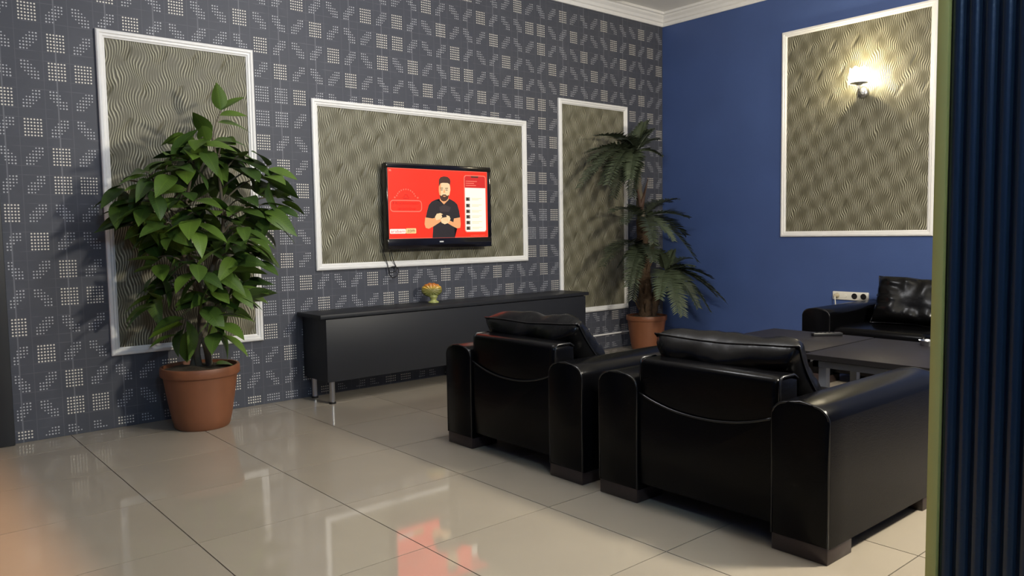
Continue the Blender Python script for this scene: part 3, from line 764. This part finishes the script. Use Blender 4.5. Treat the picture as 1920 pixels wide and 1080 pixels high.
# web address
flat('logo', rrect(0.050, 0.040, 0.185, 0.074, 0.006), E_wh); flat('logo', rrect(0.187, 0.040, 0.276, 0.078, 0.006), E_yel)
text('logo_text', 'arabam', 0.058, 0.047, 0.021, 0.120, emis('screen_magenta', (0.85, 0.03, 0.08), 1.0)); text('logo_text', '.com', 0.196, 0.048, 0.020, 0.068, E_brn)
text('small_print', 'arabam.com', 0.785, 0.014, 0.009, 0.140, E_pink)
flat('corner_mark', [(0.052, 0.490), (0.075, 0.490), (0.07, 0.505), (0.052, 0.505)], E_pink)
# maker's mark on the lower bezel
mk = boxo('bezel_mark', (0.487, -0.0006, -0.030), (0.523, 0.001, -0.020), mat('silver_mark', (0.6, 0.6, 0.6), 0.4), t)
# cable hanging under the left corner
bm = bmesh.new()
pts = [(0.055, 0.09, 0.10), (0.05, 0.092, -0.05), (0.052, 0.095, -0.10), (0.075, 0.092, -0.17), (0.083, 0.088, -0.215), (0.095, 0.088, -0.265), (0.13, 0.087, -0.283), (0.165, 0.088, -0.262), (0.168, 0.088, -0.225), (0.145, 0.086, -0.205), (0.11, 0.085, -0.203), (0.088, 0.085, -0.225), (0.10, 0.084, -0.245), (0.14, 0.084, -0.237), (0.152, 0.086, -0.215), (0.125, 0.09, -0.15), (0.115, 0.09, -0.10), (0.112, 0.09, -0.04)]
tube(bm, catmull(pts, 6), 0.0032, 6); obj('cable', bm, M_black, t, True)

# ================================================================== SOCKET STRIP
t = thing('socket_strip', 'white four-gang socket strip on the blue wall above the sofa arm', 'socket', (XB, -1.94, 0.553))
bm = bmesh.new(); box(bm, (-0.016, -0.150, -0.034), (0, 0.150, 0.034), 0.005, 2); body = obj('body', bm, M_white, t, True, 40)
for k, y in enumerate((0.111, 0.037, -0.037, -0.111)):
    mt = mat('beige_plastic', (0.50, 0.43, 0.30), 0.45) if k == 0 else M_white if k == 1 else M_black
    bm = bmesh.new(); lathe(bm, [(0.0, 0.0), (0.022, 0.0), (0.024, 0.003), (0.020, 0.003), (0.018, -0.004), (0.0, -0.004)] if k > 1 else [(0.0, 0.004), (0.010 if k else 0.020, 0.004), (0.012 if k else 0.022, 0.0)], 20, cap=False,
                            mtx=Matrix.Translation((-0.0165, y, 0)) @ Euler((0, -PI/2, 0)).to_matrix().to_4x4())
    obj('socket', bm, mt, t, True, 40)
t = thing('plug', 'cream plug with its cord in the socket strip', 'plug', (XB-0.021, -1.829, 0.553))
bm = bmesh.new(); lathe(bm, [(0.018, 0.0), (0.018, 0.018), (0.010, 0.032), (0.0, 0.032)], 18, cap=False, mtx=Euler((0, -PI/2, 0)).to_matrix().to_4x4()); obj('plug_body', bm, MATS['beige_plastic'], t, True, 40)
bm = bmesh.new(); tube(bm, catmull([(-0.024, 0, 0.0), (-0.034, -0.003, -0.02), (-0.032, -0.006, -0.06), (-0.02, -0.01, -0.2), (-0.012, -0.01, -0.40)]), 0.0045, 8); obj('cord', bm, M_white, t, True)

# ================================================================== PLANTS
def pot(t, rb, rt_, h, rimh):
    bm = bmesh.new()
    prof = [(0.0, 0.0), (rb*0.93, 0.0), (rb, 0.012)]
    for k in range(1, 7): prof.append((rb+(rt_*0.93-rb)*(k/6)**0.8, 0.012+(h-rimh-0.012)*k/6))
    prof += [(rt_*0.985, h-rimh+0.002), (rt_, h-rimh+0.008), (rt_, h-0.008), (rt_*0.985, h), (rt_*0.93, h), (rt_*0.915, h-0.05), (0, h-0.05)]
    lathe(bm, prof, 48, cap=False); obj('pot', bm, M_terra, t, True, 35)
    bm = bmesh.new(); N = 10; n = 32; rr_ = rt_*0.916; rg = []
    for j in range(N+1):
        rg.append([bm.verts.new((rr_*j/N*math.cos(2*PI*i/n), rr_*j/N*math.sin(2*PI*i/n), h-0.020+0.014*noise.noise(Vector((rr_*j/N*math.cos(2*PI*i/n)*22, rr_*j/N*math.sin(2*PI*i/n)*22, h)))+0.022*(1-j/N))) for i in range(n)] if j else [bm.verts.new((0, 0, h+0.002))])
    for i in range(n): bm.faces.new((rg[0][0], rg[1][i], rg[1][(i+1) % n]))
    for a, b in zip(rg[1:], rg[2:]):
        for i in range(n): bm.faces.new((a[i], a[(i+1) % n], b[(i+1) % n], b[i]))
    obj('soil', bm, M_soil, t, True)

# --- leafy artificial ficus
PXc, PYc = 1.235, -0.315
fic = thing('potted_ficus', 'leafy green potted tree in a terracotta pot, left of the cabinet', 'potted plant', (PXc, PYc, 0))
pot(fic, 0.155, 0.222, 0.365, 0.055)
rnd = random.Random(11)
def leaf_mesh(L, W, droop, fold, twist):
    bm = bmesh.new(); n = 7; rows = []
    for i in range(n+1):
        s = i/n
        wd = W/2*(math.sin(PI*min(1, s**0.78))**0.9) if 0 < i < n else 0
        z = -droop*L*s*s + 0.03*L*s
        rows.append((s*L, wd, z, twist*s))
    vr = []
    for x, wd, z, tw in rows:
        if wd == 0: vr.append([bm.verts.new((x, 0, z))])
        else: vr.append([bm.verts.new((x, y*math.cos(tw), z+fold*abs(y)+y*math.sin(tw))) for y in (-wd, -wd*0.5, 0, wd*0.5, wd)])
    for a, b in zip(vr, vr[1:]):
        if len(a) == 1:
            for k in range(4): bm.faces.new((a[0], b[k+1], b[k]))
        elif len(b) == 1:
            for k in range(4): bm.faces.new((a[k], a[k+1], b[0]))
        else:
            for k in range(4): bm.faces.new((a[k], a[k+1], b[k+1], b[k]))
    me = bpy.data.meshes.new('leaf'); bm.to_mesh(me); bm.free(); me.materials.append(M_leaf)
    for p in me.polygons: p.use_smooth = True
    return me
LEAF = [leaf_mesh(0.175, 0.092, 0.25, 0.22, 0.2), leaf_mesh(0.190, 0.100, 0.40, 0.16, -0.3), leaf_mesh(0.160, 0.088, 0.12, 0.26, 0.1), leaf_mesh(0.185, 0.086, 0.50, 0.2, 0.4)]
# stems
stems = [[(0.00, 0.01, 0.34), (-0.015, 0.0, 0.46), (0.015, -0.01, 0.58), (0.035, 0.0, 0.72), (0.0, 0.02, 0.92), (-0.04, 0.03, 1.15), (-0.03, 0.0, 1.35), (0.02, -0.02, 1.60)],
         [(0.05, -0.02, 0.34), (0.035, -0.02, 0.46), (0.015, 0.015, 0.58), (0.04, 0.02, 0.74), (0.10, 0.0, 0.95), (0.16, -0.02, 1.16), (0.15, -0.04, 1.40), (0.12, -0.03, 1.70)],
         [(-0.035, 0.03, 0.34), (0.0, 0.045, 0.46), (0.03, 0.02, 0.60), (0.0, -0.03, 0.76), (-0.06, -0.06, 0.95), (-0.14, -0.08, 1.15), (-0.20, -0.06, 1.36)]]
sp_ = []
for st in stems:
    c = catmull(st, 6); bm = bmesh.new(); nn = len(c); tube(bm, c, [0.021-0.014*i/nn for i in range(nn)], 10); obj('stem', bm, M_bark, fic, True); sp_.append(c)
OUT = [(0.50, 1.33, 1.45), (0.58, 0.98, 1.56), (0.70, 0.92, 1.58), (0.82, 0.92, 1.60), (0.95, 0.93, 1.64), (1.05, 0.90, 1.70), (1.18, 0.85, 1.82), (1.30, 0.80, 1.87), (1.42, 0.78, 1.87), (1.52, 0.84, 1.78), (1.62, 0.95, 1.62), (1.72, 1.08, 1.52), (1.80, 1.22, 1.42)]
def outl(z):
    if z <= OUT[0][0]: return OUT[0][1:]
    for a, b in zip(OUT, OUT[1:]):
        if a[0] <= z <= b[0]:
            f = (z-a[0])/(b[0]-a[0]); return (a[1]+(b[1]-a[1])*f, a[2]+(b[2]-a[2])*f)
    return OUT[-1][1:]
nleaf = 0
def put_leaf(base, direction, scale=1.0, roll=None):
    global nleaf
    o = link('leaf', LEAF[rnd.randrange(4)], None, fic); nleaf += 1
    dv = direction.normalized()
    up = Vector((0, 0, 1)); yv = up.cross(dv)
    if yv.length < 0.05: yv = Vector((0, 1, 0))
    yv.normalize(); zv = dv.cross(yv)
    m = Matrix((dv, yv, zv)).transposed().to_4x4()
    m = m @ Matrix.Rotation(rnd.uniform(-0.7, 0.7) if roll is None else roll, 4, 'X')
    o.matrix_local = Matrix.Translation(base) @ m @ Matrix.Diagonal((scale, scale, scale, 1))
clusters = []
tries = 0
while len(clusters) < 47 and tries < 4000:
    tries += 1
    z = rnd.uniform(0.64, 1.70)
    a, b = outl(z); xc, hw = (a+b)/2, (b-a)/2-0.045
    u = rnd.uniform(-1, 1); v = rnd.uniform(-1, 1)
    if u*u+v*v > 1: continue
    hd = min(0.27, hw*0.8)
    p = Vector((xc+u*hw-PXc, -0.02+v*hd*1.0, z))
    if v > 0.5: continue
    if PYc+p.y > -0.10: continue
    if all((p-q).length > 0.125 for q in clusters): clusters.append(p)
for p in clusters:
    # twig from the nearest stem
    best = min(((q-Vector((p.x, p.y, p.z-0.12))).length, i, k) for i, c in enumerate(sp_) for k, q in enumerate(c))
    q = sp_[best[1]][best[2]]
    bm = bmesh.new(); tube(bm, bez(q, (q+p)/2+Vector((0, 0, 0.06)), p, 5), [0.006, 0.0055, 0.005, 0.0045, 0.004, 0.003], 6); obj('twig', bm, M_bark, fic, True)
    outd = Vector((p.x-0.04, p.y-0.0, 0)); outd = outd.normalized() if outd.length > 0.02 else Vector((0, -1, 0))
    k = 6; ph = rnd.uniform(0, 2*PI)
    for i in range(k):
        a = ph+i*2.4
        dv = outd*0.85 + Vector((math.cos(a), math.sin(a)*0.8, rnd.uniform(-0.65, 0.35)))
        pos = p - outd*0.03*rnd.random() + Vector((0, 0, -0.02*i))
        dl = dv.normalized()
        # keep leaves off the wall
        if PYc+pos.y+dl.y*0.17 > -0.035: dl.y = (-0.035-PYc-pos.y)/0.17; dl.normalize()
        put_leaf(pos, dl, rnd.uniform(0.9, 1.25))
# the twig that stands out at the top
tw = catmull([(0.12, -0.03, 1.66), (0.135, -0.03, 1.76), (0.175, -0.03, 1.86)], 5)
bm = bmesh.new(); tube(bm, tw, 0.0035, 6); obj('twig', bm, M_bark, fic, True)
for b_, d_ in (((0.175, -0.03, 1.86), (-0.15, -0.1, 1)), ((0.175, -0.03, 1.86), (0.8, -0.3, 0.62)), ((0.165, -0.03, 1.83), (1.0, -0.2, 0.12)), ((0.155, -0.03, 1.79), (1.0, -0.3, 0.02)),
               ((0.10, -0.03, 1.70), (-0.55, -0.3, 0.9)), ((0.02, -0.03, 1.66), (-0.9, -0.2, 0.25)), ((-0.03, -0.03, 1.68), (-1, -0.3, 0.1)), ((0.09, -0.04, 1.66), (-0.3, -0.4, 0.4)), ((0.12, -0.04, 1.68), (1, -0.4, 0.15))):
    put_leaf(Vector(b_), Vector(d_), 1.0, 0.5)
# fallen leaf on the soil
put_leaf(Vector((0.06, -0.10, 0.372)), Vector((0.9, 0.3, 0.05)), 1.0, 0.1)

# --- cycas palm
QX, QY = 5.345, -0.275
palm = thing('potted_palm', 'dark feathery potted palm in a terracotta pot in the corner', 'potted plant', (QX, QY, 0))
pot(palm, 0.135, 0.190, 0.325, 0.045)
rnd = random.Random(4)
OFF = Vector((QX, QY, 0))
trunks = [([(5.33, -0.28, 0.29), (5.32, -0.28, 0.55), (5.28, -0.30, 0.80), (5.255, -0.31, 1.0), (5.25, -0.30, 1.22)], 0.062, 0.045),
          ([(5.25, -0.30, 1.15), (5.225, -0.30, 1.40), (5.20, -0.30, 1.62), (5.18, -0.30, 1.84)], 0.034, 0.018),
          ([(5.38, -0.29, 0.29), (5.41, -0.33, 0.48), (5.446, -0.41, 0.72)], 0.05, 0.035)]
for c, ra, rb in trunks:
    cc = [Vector(p)-OFF for p in catmull([Vector(q) for q in c], 6)]
    rad = [ra+(rb-ra)*i/len(cc)+0.006*(i % 2) for i in range(len(cc))]
    bm = bmesh.new(); tube(bm, cc, rad, 12); obj('trunk', bm, M_bark if ra == 0.034 else M_palmbark, palm, True)
# old leaf bases
for k in range(26):
    z = rnd.uniform(0.34, 0.95); a = rnd.uniform(0, 2*PI); rr_ = 0.055
    b_ = Vector((5.32-0.05*(z-0.3), -0.285, z))-OFF+Vector((rr_*math.cos(a), rr_*math.sin(a), 0))
    bm = bmesh.new(); tube(bm, [b_, b_+Vector((0.03*math.cos(a), 0.03*math.sin(a), 0.06)), b_+Vector((0.05*math.cos(a), 0.05*math.sin(a), 0.10))], [0.013, 0.010, 0.003], 5); obj('leaf_base', bm, M_palmbark, palm)
for b_, e_ in (((5.20, -0.32, 1.30), (5.30, -0.34, 1.60)), ((5.23, -0.31, 1.28), (5.14, -0.33, 1.56)), ((5.22, -0.30, 1.25), (5.245, -0.36, 1.50))):
    b_, e_ = Vector(b_)-OFF, Vector(e_)-OFF
    bm = bmesh.new(); tube(bm, bez(b_, (b_+e_)/2+Vector((0, -0.01, 0)), e_, 5), [0.02, 0.02, 0.016, 0.011, 0.006, 0.002], 6); obj('sheath', bm, M_sheath, palm, True)
CR = [([5.18, -0.3, 1.824], [[5.344, -0.25, 2.076], [5.252, -0.42, 2.007], [5.334, -0.15, 2.027], [4.657, -0.3, 1.933], [4.404, -0.35, 1.49], [4.691, -0.2, 1.598], [4.529, -0.55, 1.504], [4.717, -0.45, 1.411], [5.349, -0.45, 1.787], [5.498, -0.3, 1.954], [5.182, -0.15, 1.569], [4.757, -0.12, 1.817], [4.753, -0.5, 1.887], [5.16, -0.40, 2.07], [5.30, -0.34, 2.10], [5.40, -0.30, 2.04], [4.50, -0.42, 1.62], [4.62, -0.40, 1.52], [4.60, -0.28, 1.72], [4.80, -0.55, 1.56], [4.95, -0.45, 1.42]]),
      ([5.25, -0.3, 1.222], [[4.675, -0.45, 1.274], [4.668, -0.6, 1.172], [5.63, -0.4, 1.399], [5.676, -0.5, 1.227], [5.80, -0.2, 1.38], [5.261, -0.65, 1.026], [5.663, -0.6, 0.831], [4.928, -0.7, 1.01], [5.722, -0.15, 1.354], [5.254, -0.15, 1.349], [5.702, -0.45, 1.068]]),
      ([5.255, -0.32, 0.968], [[4.511, -0.5, 0.826], [4.687, -0.4, 0.945], [4.661, -0.65, 0.657], [4.801, -0.6, 0.67], [5.102, -0.15, 0.784], [4.928, -0.7, 0.85], [4.881, -0.5, 0.522], [5.424, -0.1, 0.923]]),
      ([5.446, -0.42, 0.727], [[5.79, -0.82, 0.455], [5.80, -0.72, 0.50], [5.82, -0.66, 0.66], [5.416, -0.8, 0.431], [5.267, -0.75, 0.368], [5.062, -0.85, 0.415], [5.70, -0.72, 0.37], [5.247, -0.5, 0.931], [5.80, -0.42, 0.84], [5.488, -0.7, 0.782], [4.95, -0.75, 0.535], [5.582, -0.4, 0.921]])]
def frond(base, tip):
    base, tip = Vector(base), Vector(tip); L = (tip-base).length
    drop = max(0.0, base.z-tip.z)
    mid = base + (tip-base)*0.45 + Vector((0, 0, 0.20*L + 0.25*drop))
    n = 46; c = bez(base, mid, tip, n)
    bm = bmesh.new()
    tube(bm, [p-OFF for p in c[::4]], [0.005-0.0035*i/12 for i in range(len(c[::4]))], 5)
    for i in range(5, n+1):
        s = i/n; p = c[i]; tg = (c[min(i+1, n)]-c[i-1]).normalized()
        sd = tg.cross(Vector((0, 0, 1)))
        if sd.length < 0.1: sd = Vector((1, 0, 0))
        sd.normalize(); nm = sd.cross(tg).normalized()
        ll = 0.118*min(1, (s+0.12)*2.6)*(1.0-0.55*max(0, s-0.55)/0.45)*min(1.1, L/0.55+0.25)
        for sg_ in (-1, 1):
            fwd = tg*(0.55+0.9*max(0, s-0.7)) + sd*sg_*1.0 + nm*(0.30+rnd.uniform(-0.12, 0.12))
            fwd.normalize()
            q = p + fwd*ll + Vector((0, 0, -0.018*rnd.random()))
            # stay clear of both walls
            q.x = min(q.x, XB-0.02); q.y = min(q.y, -0.02)
            wv = tg*0.0090
            mdl = (p+q)/2 + nm*0.006
            v = [bm.verts.new(k-OFF) for k in (p-wv*0.6, p+wv*0.6, mdl+wv, q, mdl-wv)]
            bm.faces.new((v[0], v[1], v[2], v[4])); bm.faces.new((v[4], v[2], v[3]))
    me = bpy.data.meshes.new('frond'); bm.to_mesh(me); bm.free()
    return link('frond', me, M_frond, palm)
for b_, tips in CR:
    for tp in tips: frond(b_, tp)
